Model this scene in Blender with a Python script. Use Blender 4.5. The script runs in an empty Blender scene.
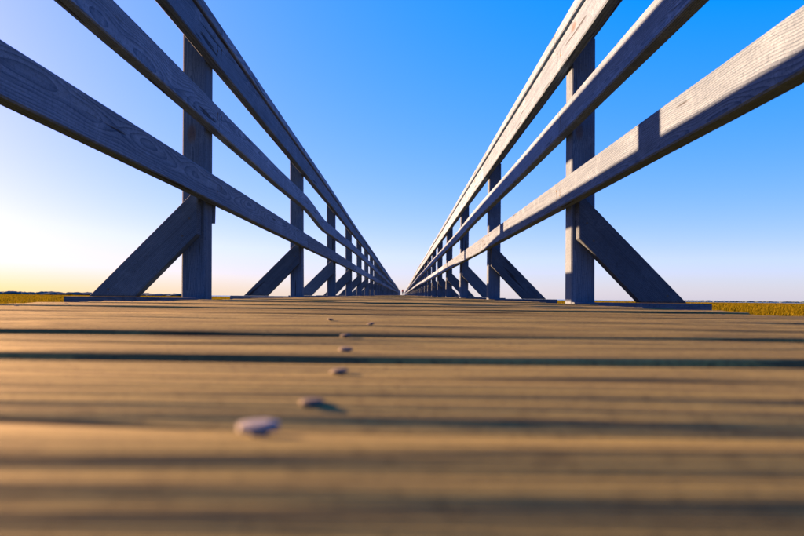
import bpy, bmesh, math, random
import numpy as np
from mathutils import Vector, Matrix, noise

random.seed(11)
rng = np.random.default_rng(5)
R = math.radians
scene = bpy.context.scene
col = scene.collection

# ------------------------------------------------------------------ camera
CAM_H = 0.0265
F_PX = 630.0                                   # focal length for an 804 px wide frame
cam_d = bpy.data.cameras.new('camera')
cam_d.sensor_width = 36.0
cam_d.lens = F_PX / 804.0 * 36.0
cam_d.clip_start = 0.005
cam_d.clip_end = 20000
cam_d.dof.use_dof = True
cam_d.dof.focus_distance = 2.6
cam_d.dof.aperture_fstop = 12.5
cam = bpy.data.objects.new('camera', cam_d)
col.objects.link(cam)
cam.matrix_world = (Matrix.Translation((0, 0, CAM_H)) @ Matrix.Rotation(R(0.09), 4, 'Z')
                    @ Matrix.Rotation(R(90 + 2.68), 4, 'X') @ Matrix.Rotation(R(0.68), 4, 'Z'))
scene.camera = cam

# ------------------------------------------------------------------ sky, sun, exposure
SUN_EL = R(12.4)
SUN_DIR = Vector((-0.843 * math.cos(SUN_EL), 0.538 * math.cos(SUN_EL), math.sin(SUN_EL))).normalized()
world = bpy.data.worlds.new('World')
scene.world = world
world.use_nodes = True
wn = world.node_tree.nodes
wl = world.node_tree.links
bg = wn['Background']
sky = wn.new('ShaderNodeTexSky')
sky.sky_type = 'NISHITA'
sky.sun_disc = False
sky.sun_elevation = SUN_EL
sky.sun_rotation = math.atan2(SUN_DIR.x, SUN_DIR.y)
sky.air_density = 1.0
sky.dust_density = 1.0
sky.ozone_density = 4.0
hsv = wn.new('ShaderNodeHueSaturation')
hsv.inputs['Saturation'].default_value = 3.5
hsv.inputs['Hue'].default_value = 0.512
film = wn.new('ShaderNodeGamma')               # soft film response: the glow round the sun does not burn out
film.inputs['Gamma'].default_value = 0.24
wl.new(sky.outputs[0], film.inputs['Color'])
wl.new(film.outputs[0], hsv.inputs['Color'])
tint = wn.new('ShaderNodeMix')                 # cool film balance of the whole sky
tint.data_type = 'RGBA'
tint.blend_type = 'MULTIPLY'
tint.inputs[0].default_value = 1.0
tint.inputs[7].default_value = (1.40, 1.27, 1.86, 1)
wl.new(hsv.outputs[0], tint.inputs[6])
wl.new(tint.outputs[2], bg.inputs['Color'])
bg.inputs['Strength'].default_value = 0.05

sun_d = bpy.data.lights.new('sun', 'SUN')
sun_d.energy = 5.0
sun_d.angle = R(0.5)
sun_d.color = (1.0, 0.51, 0.22)
sun = bpy.data.objects.new('sun', sun_d)
col.objects.link(sun)
sun.rotation_euler = SUN_DIR.to_track_quat('Z', 'Y').to_euler()
sun.location = (-40, 25, 20)

vs = scene.view_settings
vs.view_transform = 'Standard'
vs.look = 'None'
vs.exposure = 3.25
vs.gamma = 1.0
vs.use_curve_mapping = False
scene.render.resolution_x = 1024
scene.render.resolution_y = 683

# ------------------------------------------------------------------ materials
def new_mat(name):
    m = bpy.data.materials.new(name)
    m.use_nodes = True
    nt = m.node_tree
    return m, nt, nt.nodes['Principled BSDF']

class NB:
    """tiny node-graph helper"""
    def __init__(self, nt):
        self.nt = nt
    def n(self, t, **kw):
        o = self.nt.nodes.new(t)
        for k, v in kw.items():
            setattr(o, k, v)
        return o
    def plug(self, sock, v):
        if isinstance(v, bpy.types.NodeSocket):
            self.nt.links.new(v, sock)
        else:
            sock.default_value = v
    def math(self, op, a, b=0.0, c=0.0, clamp=False):
        o = self.n('ShaderNodeMath', operation=op, use_clamp=clamp)
        for i, v in enumerate((a, b, c)):
            self.plug(o.inputs[i], v)
        return o.outputs[0]
    def vmath(self, op, a, b=(0, 0, 0)):
        o = self.n('ShaderNodeVectorMath', operation=op)
        self.plug(o.inputs[0], a)
        self.plug(o.inputs[1], b)
        return o.outputs[0]
    def noise(self, vec, scale=1.0, detail=3.0, rough=0.55, dist=0.0):
        o = self.n('ShaderNodeTexNoise')
        self.plug(o.inputs['Vector'], vec)
        o.inputs['Scale'].default_value = scale
        o.inputs['Detail'].default_value = detail
        o.inputs['Roughness'].default_value = rough
        o.inputs['Distortion'].default_value = dist
        return o.outputs['Fac']
    def ramp(self, fac, stops):
        o = self.n('ShaderNodeValToRGB')
        self.plug(o.inputs[0], fac)
        el = o.color_ramp.elements
        while len(el) > 1:
            el.remove(el[-1])
        el[0].position, el[0].color = stops[0][0], (*stops[0][1], 1)
        for p, c in stops[1:]:
            e = el.new(p)
            e.color = (*c, 1)
        return o.outputs[0]
    def mix(self, fac, a, b, mode='MIX'):
        o = self.n('ShaderNodeMix', data_type='RGBA', blend_type=mode)
        self.plug(o.inputs[0], fac)
        for s, v in ((o.inputs[6], a), (o.inputs[7], b)):
            if isinstance(v, tuple):
                v = (*v, 1)
            self.plug(s, v)
        return o.outputs[2]

def wood_material(name, light, dark, axis='Y', bump=0.35, stain=None, ring_scale=210.0, fine=1.0, streak=0.0):
    """weathered softwood: annual rings cut lengthwise, fine fibres, checks and knots"""
    m, nt, b = new_mat(name)
    g = NB(nt)
    tc = g.n('ShaderNodeTexCoord').outputs['Object']
    rnd = g.n('ShaderNodeObjectInfo').outputs['Random']
    sep = g.n('ShaderNodeSeparateXYZ')
    g.plug(sep.inputs[0], tc)
    X, Y, Z = sep.outputs
    along, c1, c2 = {'X': (X, Y, Z), 'Y': (Y, X, Z), 'Z': (Z, X, Y)}[axis]
    off = g.math('MULTIPLY', rnd, 37.0)
    al = g.math('ADD', along, off)
    # coordinates squeezed along the fibre
    cmb = g.n('ShaderNodeCombineXYZ')
    g.plug(cmb.inputs[0], g.math('MULTIPLY', al, 0.55))
    g.plug(cmb.inputs[1], c1)
    g.plug(cmb.inputs[2], g.math('ADD', c2, off))
    sq = cmb.outputs[0]
    warp = g.noise(sq, 3.2, 2.0, 0.5)
    # distance from the pith, which wanders along the board -> cathedral grain
    pc = g.math('MULTIPLY', g.math('SUBTRACT', g.math('FRACT', g.math('MULTIPLY', rnd, 7.13)), 0.5), 0.09)
    wob = g.math('MULTIPLY', g.math('SUBTRACT', warp, 0.5), 0.085)
    d1 = g.math('ADD', g.math('ADD', c1, 0.03), wob)
    d2 = g.math('ADD', g.math('SUBTRACT', c2, pc), g.math('MULTIPLY', wob, 0.7))
    r = g.math('SQRT', g.math('ADD', g.math('MULTIPLY', d1, d1), g.math('MULTIPLY', d2, d2)))
    ring = g.math('FRACT', g.math('MULTIPLY', r, ring_scale))
    ring = g.math('POWER', ring, 2.5)
    # fine fibres
    fc = g.n('ShaderNodeCombineXYZ')
    g.plug(fc.inputs[0], g.math('MULTIPLY', al, 7.0 * fine))
    g.plug(fc.inputs[1], g.math('MULTIPLY', c1, 330.0 * fine))
    g.plug(fc.inputs[2], g.math('MULTIPLY', g.math('ADD', c2, off), 330.0 * fine))
    fib = g.noise(fc.outputs[0], 1.0, 3.0, 0.6)
    # drying checks: thin long dark cracks
    ck = g.n('ShaderNodeCombineXYZ')
    g.plug(ck.inputs[0], g.math('MULTIPLY', al, 2.2))
    g.plug(ck.inputs[1], g.math('MULTIPLY', c1, 45.0))
    g.plug(ck.inputs[2], g.math('MULTIPLY', g.math('ADD', c2, off), 45.0))
    chk = g.noise(ck.outputs[0], 1.0, 2.0, 0.5)
    crack = g.ramp(chk, [(0.0, (1, 1, 1)), (0.30, (1, 1, 1)), (0.335, (0, 0, 0))])
    # knots
    kc = g.n('ShaderNodeCombineXYZ')
    g.plug(kc.inputs[0], g.math('MULTIPLY', al, 2.3))
    g.plug(kc.inputs[1], g.math('MULTIPLY', c1, 5.0))
    g.plug(kc.inputs[2], g.math('MULTIPLY', g.math('ADD', c2, off), 5.0))
    vo = g.n('ShaderNodeTexVoronoi', feature='F1')
    g.plug(vo.inputs['Vector'], kc.outputs[0])
    vo.inputs['Scale'].default_value = 1.0
    knot = g.ramp(vo.outputs['Distance'], [(0.0, (1, 1, 1)), (0.06, (0.8, 0.8, 0.8)), (0.1, (0, 0, 0))])
    # weather blotches
    blot = g.noise(sq, 9.0, 4.0, 0.6)
    tone = g.math('ADD', g.math('MULTIPLY', ring, 0.40), g.math('MULTIPLY', fib, 0.60))
    c = g.ramp(tone, [(0.12, light), (0.75, dark)])
    c = g.mix(g.math('MULTIPLY', blot, 0.55), c, tuple(x * 0.62 for x in dark), 'MIX')
    c = g.mix(g.math('MULTIPLY', crack, 0.8), c, (0.018, 0.016, 0.016))
    c = g.mix(g.math('MULTIPLY', knot, 0.7), c, (0.07, 0.045, 0.028))
    # grey, water-marked lengthwise streaks and a few broad faded patches
    st = g.n('ShaderNodeCombineXYZ')
    g.plug(st.inputs[0], g.math('MULTIPLY', al, 1.7))
    g.plug(st.inputs[1], g.math('MULTIPLY', c1, 70.0))
    g.plug(st.inputs[2], g.math('MULTIPLY', g.math('ADD', c2, off), 70.0))
    sn = g.noise(st.outputs[0], 1.0, 4.0, 0.65)
    c = g.mix(g.math('MULTIPLY', g.math('SUBTRACT', sn, 0.46), 3.5 * (0.35 + streak), clamp=True), c, tuple(x * 0.42 for x in dark))
    pn = g.noise(tc, 14.0, 5.0, 0.7)
    c = g.mix(g.math('MULTIPLY', g.math('SUBTRACT', pn, 0.54), 1.8, clamp=True), c, tuple(x * 1.12 for x in light))
    mot = g.noise(tc, 110.0, 3.0, 0.7)
    c = g.mix(g.math('MULTIPLY', g.math('SUBTRACT', mot, 0.52), 2.4, clamp=True), c, tuple(x * 0.6 for x in dark))
    spk = g.noise(tc, 420.0, 2.0, 0.7)
    c = g.mix(g.math('MULTIPLY', g.math('SUBTRACT', spk, 0.56), 5.0, clamp=True), c, tuple(x * 0.5 for x in dark))
    # board to board difference
    val = g.math('ADD', 0.78, g.math('MULTIPLY', g.math('FRACT', g.math('MULTIPLY', rnd, 17.7)), 0.44))
    vm = g.n('ShaderNodeCombineXYZ')
    for i in range(3):
        g.plug(vm.inputs[i], val)
    c = g.mix(1.0, c, vm.outputs[0], 'MULTIPLY')
    if stain:
        # rust streaks that run down from the nails (|y| positions in the board's own frame)
        ay = g.math('ABSOLUTE', along)
        tot = None
        for p in stain:
            nz = g.math('MULTIPLY', g.math('SUBTRACT', g.noise(tc, 90.0, 2.0), 0.5), 0.006)
            dd = g.math('ABSOLUTE', g.math('ADD', g.math('SUBTRACT', ay, p), nz))
            s = g.math('SUBTRACT', 1.0, g.math('DIVIDE', dd, 0.0065), clamp=True)
            tot = s if tot is None else g.math('MAXIMUM', tot, s)
        below = g.math('MULTIPLY', g.math('SUBTRACT', 0.026, Z), 60.0, clamp=True)
        fade = g.math('MULTIPLY', g.math('ADD', Z, 0.03), 30.0, clamp=True)
        tot = g.math('MULTIPLY', g.math('MULTIPLY', tot, below), g.math('MULTIPLY', fade, 0.85))
        c = g.mix(tot, c, (0.03, 0.022, 0.018))
    g.plug(b.inputs['Base Color'], c)
    b.inputs['Roughness'].default_value = 0.92
    b.inputs['Specular IOR Level'].default_value = 0.06
    h = g.math('SUBTRACT', g.math('ADD', g.math('MULTIPLY', fib, 0.8), g.math('MULTIPLY', ring, 0.5)),
               g.math('MULTIPLY', crack, 1.6))
    bp = g.n('ShaderNodeBump')
    bp.inputs['Strength'].default_value = bump
    bp.inputs['Distance'].default_value = 0.0012
    g.plug(bp.inputs['Height'], h)
    nt.links.new(bp.outputs[0], b.inputs['Normal'])
    return m

BAY = 2.27
W_LIGHT, W_DARK = (0.190, 0.275, 0.435), (0.042, 0.078, 0.155)  # blue of the skylit shade is put into the wood colour
M_rail = wood_material('weathered_rail_wood_blued', W_LIGHT, W_DARK, 'Y', 0.9, stain=(0.026, BAY - 0.024))
M_post = wood_material('weathered_post_wood_blued', (0.112, 0.158, 0.240), (0.034, 0.058, 0.106), 'Z', 0.5)  # post colour carries the same painted-in shade blue
M_brace = wood_material('weathered_brace_wood_blued', (0.090, 0.128, 0.195), (0.030, 0.049, 0.084), 'X', 0.5)  # brace colour carries the same painted-in shade blue
M_plank = wood_material('weathered_plank_wood', (0.226, 0.210, 0.080), (0.070, 0.066, 0.042), 'X', 0.9, ring_scale=110.0, streak=0.5)

def simple_mat(name, stops, scale, rough=0.9, metal=0.0, bump=0.0, stretch=(1, 1, 1)):
    m, nt, b = new_mat(name)
    g = NB(nt)
    tc = g.vmath('MULTIPLY', g.n('ShaderNodeTexCoord').outputs['Object'], stretch)
    f = g.noise(tc, scale, 4.0, 0.6)
    g.plug(b.inputs['Base Color'], g.ramp(f, stops))
    b.inputs['Roughness'].default_value = rough
    b.inputs['Metallic'].default_value = metal
    b.inputs['Specular IOR Level'].default_value = 0.25
    if bump:
        bp = g.n('ShaderNodeBump')
        bp.inputs['Strength'].default_value = bump
        g.plug(bp.inputs['Height'], f)
        nt.links.new(bp.outputs[0], b.inputs['Normal'])
    return m

M_nail = simple_mat('galvanised_nail', [(0.3, (0.03, 0.03, 0.032)), (0.7, (0.085, 0.085, 0.09))], 700, 0.7, 0.1)
M_zinc = simple_mat('pale_zinc_nail', [(0.3, (0.09, 0.10, 0.125)), (0.7, (0.18, 0.195, 0.23))], 700, 0.6, 0.1)
M_rust = simple_mat('rusty_nail', [(0.3, (0.05, 0.03, 0.02)), (0.7, (0.12, 0.06, 0.035))], 400, 0.8, 0.2)
M_marsh = simple_mat('marsh_soil', [(0.3, (0.075, 0.066, 0.004)), (0.5, (0.105, 0.086, 0.004)), (0.7, (0.13, 0.10, 0.006))],
                     0.05, 0.95, stretch=(1, 1, 1))
M_marsh.node_tree.nodes['Principled BSDF'].inputs['Specular IOR Level'].default_value = 0.0
M_water = simple_mat('bay_water', [(0.3, (0.03, 0.06, 0.10)), (0.7, (0.04, 0.08, 0.12))], 0.2, 0.25, bump=0.2)
M_wood_far = simple_mat('shore_foliage_hazed', [(0.3, (0.05, 0.08, 0.10)), (0.7, (0.075, 0.11, 0.13))], 0.08, 0.95)  # blue grey of distant haze painted into the foliage colour
M_wood_far.node_tree.nodes['Principled BSDF'].inputs['Specular IOR Level'].default_value = 0.0
M_grass = simple_mat('salt_marsh_grass', [(0.3, (0.050, 0.048, 0.003)), (0.5, (0.075, 0.063, 0.003)), (0.7, (0.10, 0.078, 0.004))],
                     0.12, 1.0)
M_grass.node_tree.nodes['Principled BSDF'].inputs['Specular IOR Level'].default_value = 0.02
gnt = M_grass.node_tree                        # thin blades let the low sun through
tl_ = gnt.nodes.new('ShaderNodeBsdfTranslucent')
mx_ = gnt.nodes.new('ShaderNodeMixShader')
mx_.inputs[0].default_value = 0.35
gb = gnt.nodes['Principled BSDF']
gnt.links.new(gb.inputs['Base Color'].links[0].from_socket, tl_.inputs['Color'])
gnt.links.new(gb.outputs[0], mx_.inputs[1])
gnt.links.new(tl_.outputs[0], mx_.inputs[2])
gnt.links.new(mx_.outputs[0], gnt.nodes['Material Output'].inputs['Surface'])
M_skin = simple_mat('skin', [(0.3, (0.42, 0.25, 0.18)), (0.7, (0.5, 0.31, 0.23))], 20, 0.6)
M_red = simple_mat('dark_red_cloth', [(0.3, (0.28, 0.02, 0.02)), (0.7, (0.4, 0.035, 0.03))], 20, 0.85)
M_denim = simple_mat('dark_trouser_cloth', [(0.3, (0.02, 0.025, 0.04)), (0.7, (0.04, 0.045, 0.065))], 20, 0.9)
M_hair = simple_mat('dark_hair', [(0.3, (0.015, 0.01, 0.008)), (0.7, (0.04, 0.025, 0.015))], 60, 0.6)

# ------------------------------------------------------------------ helpers
def link(name, mesh, mat=None, parent=None, loc=(0, 0, 0), smooth=False):
    o = bpy.data.objects.new(name, mesh)
    col.objects.link(o)
    o.location = loc
    if parent is not None:
        o.parent = parent
    if mat is not None and not mesh.materials:
        mesh.materials.append(mat)
    if smooth:
        for p in mesh.polygons:
            p.use_smooth = True
    return o

def mesh_from(name, verts, faces):
    me = bpy.data.meshes.new(name)
    me.from_pydata([tuple(v) for v in verts], [], faces)
    me.update()
    return me

def empty(name, loc, label, cat):
    o = bpy.data.objects.new(name, None)
    col.objects.link(o)
    o.location = loc
    o['label'] = label
    o['category'] = cat
    return o

def section(w, t, c=0.004):
    """chamfered rectangle, w along first axis, t along second, counter-clockwise"""
    a, b = w / 2, t / 2
    return [(a - c, -b), (a, -b + c), (a, b - c), (a - c, b), (-a + c, b), (-a, b - c), (-a, -b + c), (-a + c, -b)]

def sweep(stations):
    """stations: list of rings (each a list of points); returns verts, faces with end caps"""
    n = len(stations[0])
    verts, faces = [], []
    for s in stations:
        verts += s
    for i in range(len(stations) - 1):
        for k in range(n):
            a, b = i * n + k, i * n + (k + 1) % n
            faces.append((a, b, b + n, a + n))
    faces.append(tuple(range(n - 1, -1, -1)))
    last = (len(stations) - 1) * n
    faces.append(tuple(range(last, last + n)))
    return verts, faces

def fix_normals(me):
    bm = bmesh.new()
    bm.from_mesh(me)
    bmesh.ops.recalc_face_normals(bm, faces=bm.faces)
    bm.to_mesh(me)
    bm.free()

def nail_mesh(name, r, h, seg=10, dome=0.25):
    """slightly domed nail head on a short shank, axis +Z, underside at z=-0.004"""
    prof = [(r * 0.45, -0.004), (r * 0.45, h * 0.35), (r, h * 0.40), (r, h * (1 - dome)), (r * 0.6, h), ]
    verts, faces = [], []
    for pr, pz in prof:
        for k in range(seg):
            a = 2 * math.pi * k / seg
            verts.append((pr * math.cos(a), pr * math.sin(a), pz))
    for i in range(len(prof) - 1):
        for k in range(seg):
            a, b = i * seg + k, i * seg + (k + 1) % seg
            faces.append((a, b, b + seg, a + seg))
    faces.append(tuple(range((len(prof) - 1) * seg, len(prof) * seg)))
    return mesh_from(name, verts, faces)

# ------------------------------------------------------------------ ground, water, far shore
MARSH_Z = -1.6
def ground():
    xs = np.concatenate([-np.geomspace(7000, 6, 46), np.linspace(-4, 4, 5), np.geomspace(6, 7000, 46)])
    ys = np.concatenate([np.linspace(-60, 30, 24), np.geomspace(34, 9000, 60)])
    verts, faces = [], []
    for y in ys:
        for x in xs:
            d = math.hypot(x, y)
            z = MARSH_Z + 0.10 * noise.noise((x * 0.08, y * 0.08, 0)) * min(1, d / 8)
            verts.append((x, y, z))
    n = len(xs)
    for j in range(len(ys) - 1):
        for i in range(n - 1):
            a = j * n + i
            faces.append((a, a + 1, a + 1 + n, a + n))
    g = link('marsh_ground', mesh_from('marsh_ground', verts, faces), M_marsh)
    g['kind'] = 'structure'
    g['label'] = 'flat golden salt marsh stretching to the horizon'
    # open bay water beyond the marsh, a gently wavering shoreline
    vv, ff = [], []
    N = 60
    for k in range(N + 1):
        x = -7000 + 14000 * k / N
        yn = 900 + 90 * noise.noise((x * 0.002, 3.1, 0))
        vv += [(x, yn, MARSH_Z + 0.14), (x, 9000, MARSH_Z + 0.14)]
    for k in range(N):
        ff.append((2 * k, 2 * k + 2, 2 * k + 3, 2 * k + 1))
    w = link('bay_water', mesh_from('bay_water', vv, ff), M_water)
    w['kind'] = 'structure'
    w['label'] = 'thin blue grey strip of bay water beyond the marsh'

def far_wood(name, label, x0, x1, y0, h0, h1, seed):
    """far-off wooded shore: a mass of many small uneven crowns"""
    r = np.random.default_rng(seed)
    bm = bmesh.new()
    n = int(abs(x1 - x0) / 4)
    for i in range(n):
        t = i / n
        h = (h0 + (h1 - h0) * t) * r.uniform(0.65, 1.15)
        for k in range(3):
            mat = (Matrix.Translation((x0 + (x1 - x0) * t + r.uniform(-5, 5), y0 + r.uniform(-25, 25), MARSH_Z + h * r.uniform(.25, .6)))
                   @ Matrix.Rotation(r.uniform(0, 6), 4, 'Z') @ Matrix.Diagonal((r.uniform(4, 9), r.uniform(4, 9), h * r.uniform(.4, .62), 1)))
            s = bmesh.ops.create_icosphere(bm, subdivisions=2, radius=1.0, matrix=mat)
            for v in s['verts']:
                v.co += Vector((r.uniform(-.7, .7), r.uniform(-.7, .7), r.uniform(-.5, .5)))
    me = bpy.data.meshes.new(name)
    bm.to_mesh(me)
    bm.free()
    o = link(name, me, M_wood_far)
    o['kind'] = 'stuff'
    o['label'] = label
    o['category'] = 'woods'

ground()
far_wood('distant_wood', 'blue grey wooded shore low on the horizon beyond the shaded railing', -1000, -230, 700, 4.6, 2.6, 3)
far_wood('distant_wood', 'very low grey wooded shore on the horizon beyond the sunlit railing', 560, 1500, 1400, 2.6, 3.0, 4)

def grass():
    """salt marsh grass as bent blades in clumps, thinning out with distance"""
    NCL = 46000
    side = rng.choice([-1, 1], NCL)
    dist = np.exp(rng.uniform(math.log(2.0), math.log(650), NCL))
    ang = rng.uniform(0.0, 1.15, NCL)
    px = side * (1.9 + dist * np.tan(ang) * 0.9)
    py = dist * 1.0 - 2
    size = np.clip(0.35 + dist * 0.006, 0.35, 1.8)
    B = 7
    verts = np.zeros((NCL * B, 5, 3))
    a = rng.uniform(0, 2 * math.pi, (NCL, B))
    rad = rng.uniform(0, 1, (NCL, B)) * size[:, None]
    bx = px[:, None] + np.cos(a) * rad
    by = py[:, None] + np.sin(a) * rad
    hgt = rng.uniform(0.35, 0.75, (NCL, B)) * (0.75 + 0.25 * np.minimum(size[:, None], 1))
    wid = np.clip(0.006 + dist[:, None] * 0.0005, 0.006, 0.10) * rng.uniform(0.7, 1.3, (NCL, B))
    o = rng.uniform(0, math.pi, (NCL, B))
    lx = rng.normal(0.10, 0.10, (NCL, B))
    ly = rng.normal(-0.04, 0.10, (NCL, B))
    f = lambda q: q.reshape(-1)
    bx, by, hgt, wid, o, lx, ly = map(f, (bx, by, hgt, wid, o, lx, ly))
    dx, dy = np.cos(o) * wid, np.sin(o) * wid
    zb = np.full_like(bx, MARSH_Z - 0.08)
    verts[:, 0] = np.stack([bx - dx, by - dy, zb], 1)
    verts[:, 1] = np.stack([bx + dx, by + dy, zb], 1)
    verts[:, 2] = np.stack([bx + dx * .8 + lx * .3, by + dy * .8 + ly * .3, zb + hgt * .6], 1)
    verts[:, 3] = np.stack([bx - dx * .8 + lx * .3, by - dy * .8 + ly * .3, zb + hgt * .6], 1)
    verts[:, 4] = np.stack([bx + lx, by + ly, zb + hgt], 1)
    n = NCL * B
    base = np.arange(n)[:, None] * 5
    quads = (base + np.array([[0, 1, 2, 3]]))
    tris = (base + np.array([[3, 2, 4]]))
    me = bpy.data.meshes.new('marsh_grass')
    me.vertices.add(n * 5)
    me.vertices.foreach_set('co', verts.reshape(-1))
    me.loops.add(n * 7)
    lv = np.concatenate([quads.reshape(-1), tris.reshape(-1)]).astype(np.int32)
    me.loops.foreach_set('vertex_index', lv)
    me.polygons.add(n * 2)
    starts = np.concatenate([np.arange(n) * 4, n * 4 + np.arange(n) * 3]).astype(np.int32)
    me.polygons.foreach_set('loop_start', starts)
    me.update(calc_edges=True)
    me.validate()
    g = link('marsh_grass', me, M_grass)
    g['kind'] = 'stuff'
    g['label'] = 'golden salt marsh grass on both sides of the boardwalk'
    g['category'] = 'grass'
grass()

# ------------------------------------------------------------------ boardwalk geometry constants
XL, XR = -0.70, 0.59                 # inner faces of the two railings' rails
T = 0.038                            # two-by lumber
POST = 0.089
BT = 0.007                            # top of the outrigger beams
RISE = 0.004                          # the walk climbs very gently
Z1 = 2.37                            # front face of the first post ahead
END_Y = 214.0
post_y = lambda k: Z1 + (k - 1) * BAY
K_LAST = int((END_Y - Z1) / BAY) + 1
N_PART = 42                          # bays built piece by piece; beyond that one joined part

# ------------------------------------------------------------------ deck
deck = bpy.data.objects.new('boardwalk_deck', None)
col.objects.link(deck)
deck.rotation_euler.x = RISE
deck['kind'] = 'structure'
deck['label'] = 'weathered plank deck of the boardwalk running straight to the horizon'
DX0, DX1 = -0.732, 0.622
PW, PP = 0.140, 0.1455               # plank width, pitch
P0 = 0.1115                          # near edge of the first plank ahead of the lens
PT = 0.036

def plank_mesh(name, nx, nv, seed, ridge=0.0007, cup=0.0, tilt=0.0, edge=0.004, extra=None, x_bow=0.001):
    """plank lying along X: origin at its near edge's middle height on the deck plane; cross-profile along +Y"""
    rr = random.Random(seed)
    so = rr.uniform(0, 50)
    xs = np.linspace(DX0 + rr.uniform(-.004, .004), DX1 + rr.uniform(-.004, .004), nx)
    # cross stations: dense at the rounded edges
    e = [0, 0.0006, 0.0018, edge] if nv > 8 else [0, edge * .5]
    vs_ = e + list(np.linspace(edge, PW - edge, nv)[1:-1]) + [PW - q for q in reversed(e)]
    rings = []
    for x in xs:
        top = []
        bowx = x_bow * noise.noise((x * 1.3, so, 2.0))
        for v in vs_:
            d = min(v, PW - v)
            drop = 0.0
            if d < edge:
                drop = edge - math.sqrt(max(0, edge * edge - (edge - d) ** 2))
            u = v / PW * 2 - 1
            z = -drop + cup * (u * u - 0.33) + tilt * u + bowx
            if ridge:
                z += ridge * (1.5 * noise.noise((x * 2.3 + so, v * 50, so)) + 1.1 * noise.noise((x * 3.6, v * 135 + so, 7.0)))
                z += ridge * 0.6 * noise.noise((x * 6 + so, v * 20, 3.0))
            if extra:
                z += extra(x, v)
            y = v + 0.0012 * noise.noise((x * 2.2, so, 9.0 if v < PW / 2 else 5.0))
            top.append((x, y, z))
        ring = top + [(x, top[-1][1], -PT), (x, top[0][1], -PT)]
        rings.append(ring)
    v, f = sweep(rings)
    me = mesh_from(name, v, f)
    fix_normals(me)
    for p in me.polygons:
        p.use_smooth = True
    me.polygons[len(f) - 1].use_smooth = False
    me.polygons[len(f) - 2].use_smooth = False
    try:
        me.set_sharp_from_angle(angle=R(40))
    except Exception:
        pass
    me.materials.append(M_plank)
    return me

def bump_fn(lst):
    def f(x, v):
        z = 0.0
        for (c, w, h, sk) in lst:
            q = (v - c - sk * x * 0.02 - 0.004 * noise.noise((x * 2.0, c * 9, 1.0))) / w
            amp = max(0.3, 0.85 + 0.5 * noise.noise((x * 1.7, c * 31, 4.0)) + 0.3 * x)
            z += h * amp * math.exp(-q * q)
        return z
    return f

# near planks: (index, height, tilt, cup, extra profile)
near = {
    -3: (0.000, 0.0, 0.0004, None),
    -2: (0.0005, 0.0, 0.0004, None),
    -1: (0.0008, 0.0008, 0.0, [(0.102, 0.015, -0.0036, 0.3), (0.135, 0.010, 0.0008, -.4)]),
    0: (-0.0006, -0.0002, 0.0, [(0.031, 0.022, -0.0044, 0.5), (0.060, 0.010, 0.0003, 0), (0.09, 0.012, -0.0012, -.3), (0.12, .01, -.0006, 0)]),
    1: (0.0005, -0.0008, 0.0003, [(0.05, 0.02, -0.0008, 0.3)]),
    2: (0.0008, -0.0006, 0.0002, [(0.03, .012, .0005, 0.3)]),
    3: (-0.0008, 0.0004, 0.0003, None),
    4: (-0.0004, 0.0, 0.0004, None),
    5: (0.0006, 0.0003, 0.0005, None),
}
planks = {}
n_planks = int((END_Y - P0) / PP)
K0 = -31
pr = random.Random(3)
shared = [plank_mesh('deck_plank', 9, 5, 900 + i, ridge=0.0009, cup=pr.uniform(-.0006, .0010), tilt=pr.uniform(-.0008, .0008))
          for i in range(8)]
nail_big = nail_mesh('nail', 0.0042, 0.0026, 16, 0.15)
nail_hi = nail_mesh('nail', 0.0032, 0.0021, 14)
nail_lo = nail_mesh('nail', 0.0045, 0.0022, 8)
N_PLANK_PART = 300
for k in range(K0, K0 + N_PLANK_PART):
    y0 = P0 + k * PP
    if k in near:
        hz, tl, cp, ex = near[k]
        me = plank_mesh('deck_plank', 70 if k < 3 else 44, 64 if k < 3 else 30, 40 + k, ridge=0.0010, cup=cp, tilt=tl,
                        edge=0.0016 if k in (-1, 0) else 0.004,
                        extra=bump_fn(ex) if ex else None)
        hz_ = hz
        rz = pr.uniform(-.0006, .0006)
    elif 6 <= k < 26:
        me = plank_mesh('deck_plank', 30, 14, 40 + k, ridge=0.0012, cup=pr.uniform(-.0004, .0009), tilt=pr.uniform(-.0008, .0008))
        hz_ = pr.uniform(-.0020, .0020)
        rz = pr.uniform(-.001, .001)
    else:
        me = shared[pr.randrange(8)]
        hz_ = pr.uniform(-.002, .002)
        rz = pr.uniform(-.0015, .0015)
    o = link('deck_plank', me, None, deck, (0, y0, hz_))
    o.rotation_euler.z = rz
    planks[k] = o

# the rest of the deck, far beyond where single planks can be told apart
rest_v, rest_f = [], []
for k in range(K0 + N_PLANK_PART, n_planks):
    y0 = P0 + k * PP
    hz_ = pr.uniform(-.003, .003)
    b = len(rest_v)
    for z in (-PT, hz_):
        for (x, y) in ((DX0, y0), (DX1, y0), (DX1, y0 + PW), (DX0, y0 + PW)):
            rest_v.append((x, y, z))
    rest_f += [(b + 4, b + 5, b + 6, b + 7), (b, b + 1, b + 5, b + 4), (b + 1, b + 2, b + 6, b + 5), (b + 2, b + 3, b + 7, b + 6), (b + 3, b, b + 4, b + 7)]
o = link('far_deck_planks', mesh_from('far_deck_planks', rest_v, rest_f), M_plank, deck)
o['kind'] = 'stuff'

# stringers below the planks
for x in (-0.66, -0.03, 0.55):
    v, f = sweep([[(x + a, y, -PT - 0.004 - 0.12 + b) for a, b in section(T, 0.24)] for y in (-4.4, END_Y)])
    me = mesh_from('stringer', v, f)
    fix_normals(me)
    link('stringer', me, M_rail, deck)

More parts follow.
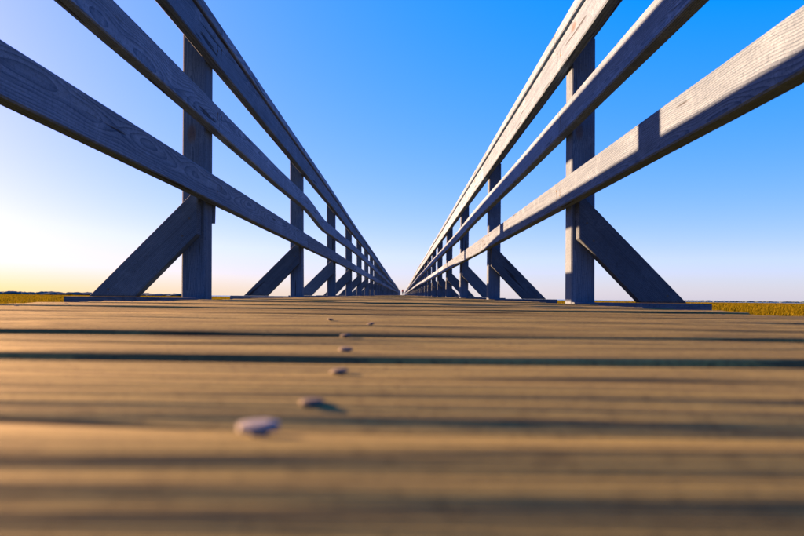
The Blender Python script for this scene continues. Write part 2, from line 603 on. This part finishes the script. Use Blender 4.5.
# popped nail heads along the middle stringer, and flush ones at the sides
def add_nail(x, y, me, lift=0.0, tilt=(0, 0)):
    k = int(math.floor((y - P0) / PP))
    if k not in planks:
        return
    p = planks[k]
    ly = min(max(y - p.location.y, 0.012), PW - 0.012)
    # height of the plank top at this spot
    best = min(p.data.vertices, key=lambda q: (q.co.x - x) ** 2 * 0.2 + (q.co.y - ly) ** 2 + (10 if q.co.z < -0.015 else 0))
    nl = link('nail', me, M_zinc if me is nail_big else M_nail, p, (x, ly, best.co.z + lift), smooth=False)
    nl.rotation_euler = (tilt[0], tilt[1], random.uniform(0, 3))

Kc = F_PX * CAM_H
for (px, py, lift) in ((262, 425, .0008), (314, 397, -0.0010), (341, 369, 0.0), (347, 353, .0003), (347, 339, .0006), (372, 326, .0006), (331, 320, .0003)):
    y_h = 295 + 0.0096 * (px - 403)
    zz = Kc / (py - y_h)
    add_nail((px - 403) * zz / F_PX, zz, nail_big if py > 420 else nail_hi, lift - 0.0004, (random.uniform(-.12, .12), random.uniform(-.12, .12)))
nr = random.Random(8)
for k in range(4, 60):
    for v in (0.034, 0.104):
        y = P0 + k * PP + v + nr.uniform(-.01, .01)
        if nr.random() < .06:
            add_nail(-0.03 + nr.uniform(-.012, .012), y, nail_lo, nr.uniform(-.0018, .0))
for k in range(1, 34):
    for v in (0.036, 0.104):
        for x in (-0.66, 0.55):
            add_nail(x + nr.uniform(-.008, .008), P0 + k * PP + v + nr.uniform(-.008, .008), nail_lo, -0.0017)

# ------------------------------------------------------------------ railings
def ctrl(points):
    """smooth interpolation through (y, value) points"""
    ys = [p[0] for p in points]
    vs2 = [p[1] for p in points]
    def f(y):
        if y <= ys[0]:
            return vs2[0]
        for i in range(len(ys) - 1):
            if y <= ys[i + 1]:
                t = (y - ys[i]) / (ys[i + 1] - ys[i])
                t = t * t * (3 - 2 * t)
                return vs2[i] * (1 - t) + vs2[i + 1] * t
        return vs2[-1]
    return f

def railing(side, label, lean, seed, mid_ctrl):
    s = -1 if side == 'L' else 1
    X0 = XL if side == 'L' else XR
    rr = random.Random(seed)
    root = empty('railing', (X0 + s * (T + POST / 2), 0, MARSH_Z), label, 'railing')
    rx, rz = root.location.x, root.location.z
    root.rotation_euler.x = RISE
    root.location.y = -MARSH_Z * RISE * -1.0
    P = lambda x, y, z: (x - rx, y, z - rz)          # world -> railing frame (location only)
    lx = lambda z: s * math.tan(lean) * z            # outward lean grows with height

    wob = {}
    def line_off(kind, y):
        """small crookedness of a rail line, (dx, dz)"""
        a = {'low': 0.0, 'mid': 20.0, 'top': 40.0, 'cap': 40.0}[kind] + seed
        amp = min(1.0, max(0.0, (y - 3.0) / 4.0))
        dx = 0.010 * noise.noise((y * 0.21, a, 1.5)) * amp
        dz = 0.007 * noise.noise((y * 0.19, a, 7.5)) * amp
        # the whole walk heaves very slightly along its length
        dx += 0.05 * noise.noise((y * 0.03, 0.0, 11.5)) * min(1.0, max(0.0, (y - 10) / 30.0))
        dz += 0.02 * noise.noise((y * 0.04, 0.0, 17.5)) * min(1.0, max(0.0, (y - 10) / 30.0))
        if kind == 'mid':
            dz += mid_ctrl(y)
        return dx, dz

    far_v, far_f = [], []
    def to_far(v, f):
        b = len(far_v)
        far_v.extend(v)
        far_f.extend([tuple(i + b for i in q) for q in f])

    # ---- posts, outrigger beams and braces
    for k in range(-2, K_LAST + 1):
        y = post_y(k) + (rr.uniform(-.02, .02) if k > 1 else 0)
        dx = 0.0
        xc = X0 + s * (T + POST / 2 + 0.001)
        cx, cz = line_off('top', y)[0] * .7, line_off('top', y)[1]
        top = 1.010 + cz
        sec = section(POST, POST, 0.005)
        tw = rr.uniform(-.02, .02)
        rings = []
        for z in (MARSH_Z - 0.7, -0.2, 0.0, 0.35, 0.7, top):
            o_ = lx(max(z, 0)) + cx
            rings.append([(xc + o_ + a, y + POST / 2 + b, z) for a, b in sec])
        brace_out = 0.412                                 # horizontal run of the brace beyond the post's inner face
        xi = X0 + s * (T + 0.001)
        TB = 0.046
        yf, yb = y - TB - 0.0015, y - 0.0015               # brace and beam sit on the post's near face
        # brace polygon in the x-z plane (outer foot, inner foot, lower top, upper top)
        j = rr.uniform(-.012, .012) if k > 1 else 0
        poly = [(xi + s * (brace_out + j), BT + 0.001), (xi + s * (0.243 + j), BT + 0.001), (xi + s * 0.016 + lx(.2) + cx, 0.242 + j),
                (xi + s * 0.016 + lx(.3) + cx, 0.395), (xi + s * 0.035 + lx(.3) + cx, 0.395)]
        # the top end is cut square just below the lower rail
        bv, bf = [], []
        c = 0.003
        cxm = sum(p[0] for p in poly) / 5
        czm = sum(p[1] for p in poly) / 5
        shr = [(p[0] + (cxm - p[0]) * 0.03, p[1] + (czm - p[1]) * 0.03) for p in poly]
        for (pp, yy) in ((shr, yf), (poly, yf + c), (poly, yb - c * .3), (shr, yb)):
            bv.append([(p[0], yy, p[1]) for p in pp])
        bev, bef = sweep(bv)
        # outrigger beam, butting the deck edge
        xo = xi + s * (0.503 + (rr.uniform(-.02, .02) if k > 1 else 0))
        x_in = (DX0 - 0.012) if s < 0 else (DX1 + 0.012)
        x_in = xi
        bs = section(TB, 0.14, 0.003)
        bev2, bef2 = sweep([[(x, (yf + yb) / 2 + a, BT - 0.07 + b) for a, b in bs] for x in (x_in, xo)])
        pv, pf = sweep(rings)
        if k <= N_PART:
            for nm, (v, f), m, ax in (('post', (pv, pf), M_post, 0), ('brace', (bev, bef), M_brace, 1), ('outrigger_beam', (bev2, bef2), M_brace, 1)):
                org = Vector((xc, y, 0.0))
                if nm == 'brace':                          # turn the frame so that the grain runs along the brace
                    ang = math.atan2(0.395, -s * 0.40)
                    rot = Matrix.Rotation(-ang, 4, 'Y')
                    inv = rot.inverted()
                    v2 = [tuple(inv @ (Vector(q) - org)) for q in v]
                else:
                    rot = None
                    v2 = [tuple(Vector(q) - org) for q in v]
                me = mesh_from(nm, v2, f)
                fix_normals(me)
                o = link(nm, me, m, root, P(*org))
                if rot:
                    o.rotation_euler = rot.to_euler()
                if nm == 'brace' and k <= 8:
                    for (bx, bz) in ((xi + s * 0.045, 0.30), (xi + s * 0.070, 0.235), (xi + s * 0.34, 0.035)):
                        nn = link('nail', nail_lo, M_rust, o)
                        nn.matrix_local = rot.inverted() @ Matrix.Translation((bx + lx(bz) - org.x, yf - org.y + 0.0005, bz)) @ Matrix.Rotation(R(90), 4, 'X')
        else:
            for (v, f) in ((pv, pf), (bev, bef), (bev2, bef2)):
                to_far([P(*q) for q in v], f)
    if side == 'L':
        # short offcut nailed behind the first post
        y = post_y(1)
        v, f = sweep([[(xi_ + a, y + POST + 0.002 + T / 2 + b, z) for a, b in section(0.095, T)] for z in (0.30, 0.375)
                      for xi_ in (X0 + s * (T + 0.054),)])
        me = mesh_from('blocking', v, f)
        fix_normals(me)
        link('blocking', me, M_brace, root, P(0, 0, 0))

    # ---- rails: boards two bays long that butt at the posts
    specs = (('low', 'rail', 0.367, 0.467, 0), ('mid', 'rail', 0.644, 0.741, 1), ('top', 'rail', 0.903, 1.012, 0), ('cap', 'cap_rail', 1.0155, 1.0555, 1))
    for kind, nm, za, zb, ph in specs:
        zc = (za + zb) / 2
        k = -1 - (1 if not ph else 0)
        while k < K_LAST:
            k2 = min(k + 2, K_LAST)
            ya, yb = post_y(k) + POST / 2 + 0.0015, post_y(k2) + POST / 2 - 0.0015
            yc = (ya + yb) / 2 if k2 - k == 2 else ya + BAY
            near_b = k <= 12
            ns = 26 if near_b else 6
            ta = rr.uniform(-.0015, .0015) if k > 1 else 0
            tz = rr.uniform(-.003, .003) if k > 2 else 0
            if kind == 'cap':
                w, t = 0.140, zb - za
                xm = X0 + s * (w / 2 - 0.012)
            else:
                w, t = T, zb - za
                xm = X0 + s * (T / 2)
            sec = section(w, t, 0.0035)
            rings = []
            for i in range(ns + 1):
                y = ya + (yb - ya) * i / ns
                dx, dz = line_off(kind, y)
                dx += lx(zc) + ta
                dz += tz * (i / ns - .5) * 2 * (0 if kind == 'cap' or kind == 'top' else 1)
                wz = 0.0011 * noise.noise((y * 3.1, zc * 9, seed)) if near_b else 0
                wx = 0.0010 * noise.noise((y * 2.3, zc * 5, seed + 3.0)) if near_b else 0
                rings.append([(xm + dx + a + wx, y, zc + dz + b + wz * (1 if b > 0 else .6)) for a, b in sec])
            v, f = sweep(rings)
            if k <= N_PART:
                org = Vector((xm + lx(zc), yc, zc))
                me = mesh_from(nm, [tuple(Vector(q) - org) for q in v], f)
                fix_normals(me)
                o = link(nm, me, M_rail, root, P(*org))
                if kind != 'cap' and k <= 6:
                    for q in (-BAY + .024, -.026, .026, BAY - .024):
                        y = yc + q
                        if y < ya or y > yb:
                            continue
                        dx, dz = line_off(kind, y)
                        nn = link('nail', nail_lo, M_rust, o, (-s * (T / 2 + .0002) + dx + ta, q, dz + 0.018 * (1 if abs(q) > 1 or q > 0 else -.3)))
                        nn.rotation_euler = (0, R(-90 * s), 0)
            else:
                to_far([P(*q) for q in v], f)
            k = k2
    me = mesh_from('far_railing', far_v, far_f)
    fix_normals(me)
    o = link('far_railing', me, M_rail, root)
    o['kind'] = 'stuff'

railing('L', 'shaded blue grey wooden railing with three rails, its cap seen against the pale sky', R(1.2), 1,
        ctrl([(3.5, 0.0), (4.6, 0.010), (5.8, -0.040), (7.0, -0.028), (9.2, 0.0), (11.5, 0.008), (14, 0.0)]))
railing('R', 'sunlit wooden railing with three rails catching warm light and shadow bands', R(0.25), 2,
        ctrl([(3.5, 0.0), (5.2, 0.010), (7.0, -0.006), (9.2, 0.0)]))

# ------------------------------------------------------------------ person far down the boardwalk
def person(x, y):
    root = empty('person', (x, y, 0.0), 'tiny distant person in a dark red top standing at the far end of the boardwalk', 'person')
    def skin(name, pts, edges, radii, mat, root_i=0, parent=root):
        me = bpy.data.meshes.new(name)
        me.from_pydata(pts, edges, [])
        o = link(name, me, mat, parent)
        m = o.modifiers.new('skin', 'SKIN')
        m.use_smooth_shade = True
        for i, r_ in enumerate(radii):
            sv = me.skin_vertices[0].data[i]
            sv.radius = r_ if isinstance(r_, tuple) else (r_, r_)
            sv.use_root = (i == root_i)
        ss = o.modifiers.new('sub', 'SUBSURF')
        ss.levels = ss.render_levels = 2
        return o
    pts = [(0, 0, .95), (0, 0, 1.15), (0, .01, 1.36), (0, 0, 1.48), (0, -.01, 1.56), (0, -.02, 1.66), (0, -.01, 1.74),
           (.10, 0, .88), (.11, -.02, .48), (.12, .02, .09), (.13, -.12, .035),
           (-.10, 0, .88), (-.11, .0, .48), (-.12, .03, .09), (-.13, -.11, .035),
           (.18, 0, 1.40), (.23, .03, 1.12), (.22, -.06, .88), (.215, -.09, .80),
           (-.18, 0, 1.40), (-.23, .03, 1.12), (-.22, -.06, .88), (-.215, -.09, .80)]
    ed = [(0, 1), (1, 2), (2, 3), (3, 4), (4, 5), (5, 6), (0, 7), (7, 8), (8, 9), (9, 10), (0, 11), (11, 12), (12, 13), (13, 14),
          (2, 15), (15, 16), (16, 17), (17, 18), (2, 19), (19, 20), (20, 21), (21, 22)]
    rad = [(.15, .10), (.135, .09), (.16, .10), .055, .07, .095, .07, .085, .055, .04, .035, .085, .055, .04, .035,
           .055, .042, .032, .035, .055, .042, .032, .035]
    skin('body', pts, ed, rad, M_skin)
    tp = [(0, 0, .90), (0, 0, 1.15), (0, .01, 1.37), (0, 0, 1.45), (.18, 0, 1.40), (.235, .03, 1.12), (.225, -.06, .90), (-.18, 0, 1.40), (-.235, .03, 1.12), (-.225, -.06, .90)]
    skin('jacket', tp, [(0, 1), (1, 2), (2, 3), (2, 4), (4, 5), (5, 6), (2, 7), (7, 8), (8, 9)],
         [(.18, .13), (.165, .12), (.19, .13), .075, .075, .06, .05, .075, .06, .05], M_red)
    skin('trousers', [(0, 0, .95), (.10, 0, .86), (.11, -.02, .48), (.12, .02, .10), (-.10, 0, .86), (-.11, 0, .48), (-.12, .03, .10)],
         [(0, 1), (1, 2), (2, 3), (0, 4), (4, 5), (5, 6)], [(.165, .12), .105, .075, .062, .105, .075, .062], M_denim)
    skin('hair', [(0, .02, 1.62), (0, .01, 1.72), (0, 0, 1.79)], [(0, 1), (1, 2)], [.095, .11, .07], M_hair)
person(0.0, 188.0)
bpy.data.objects['person'].location.z = 188.0 * RISE + 0.002
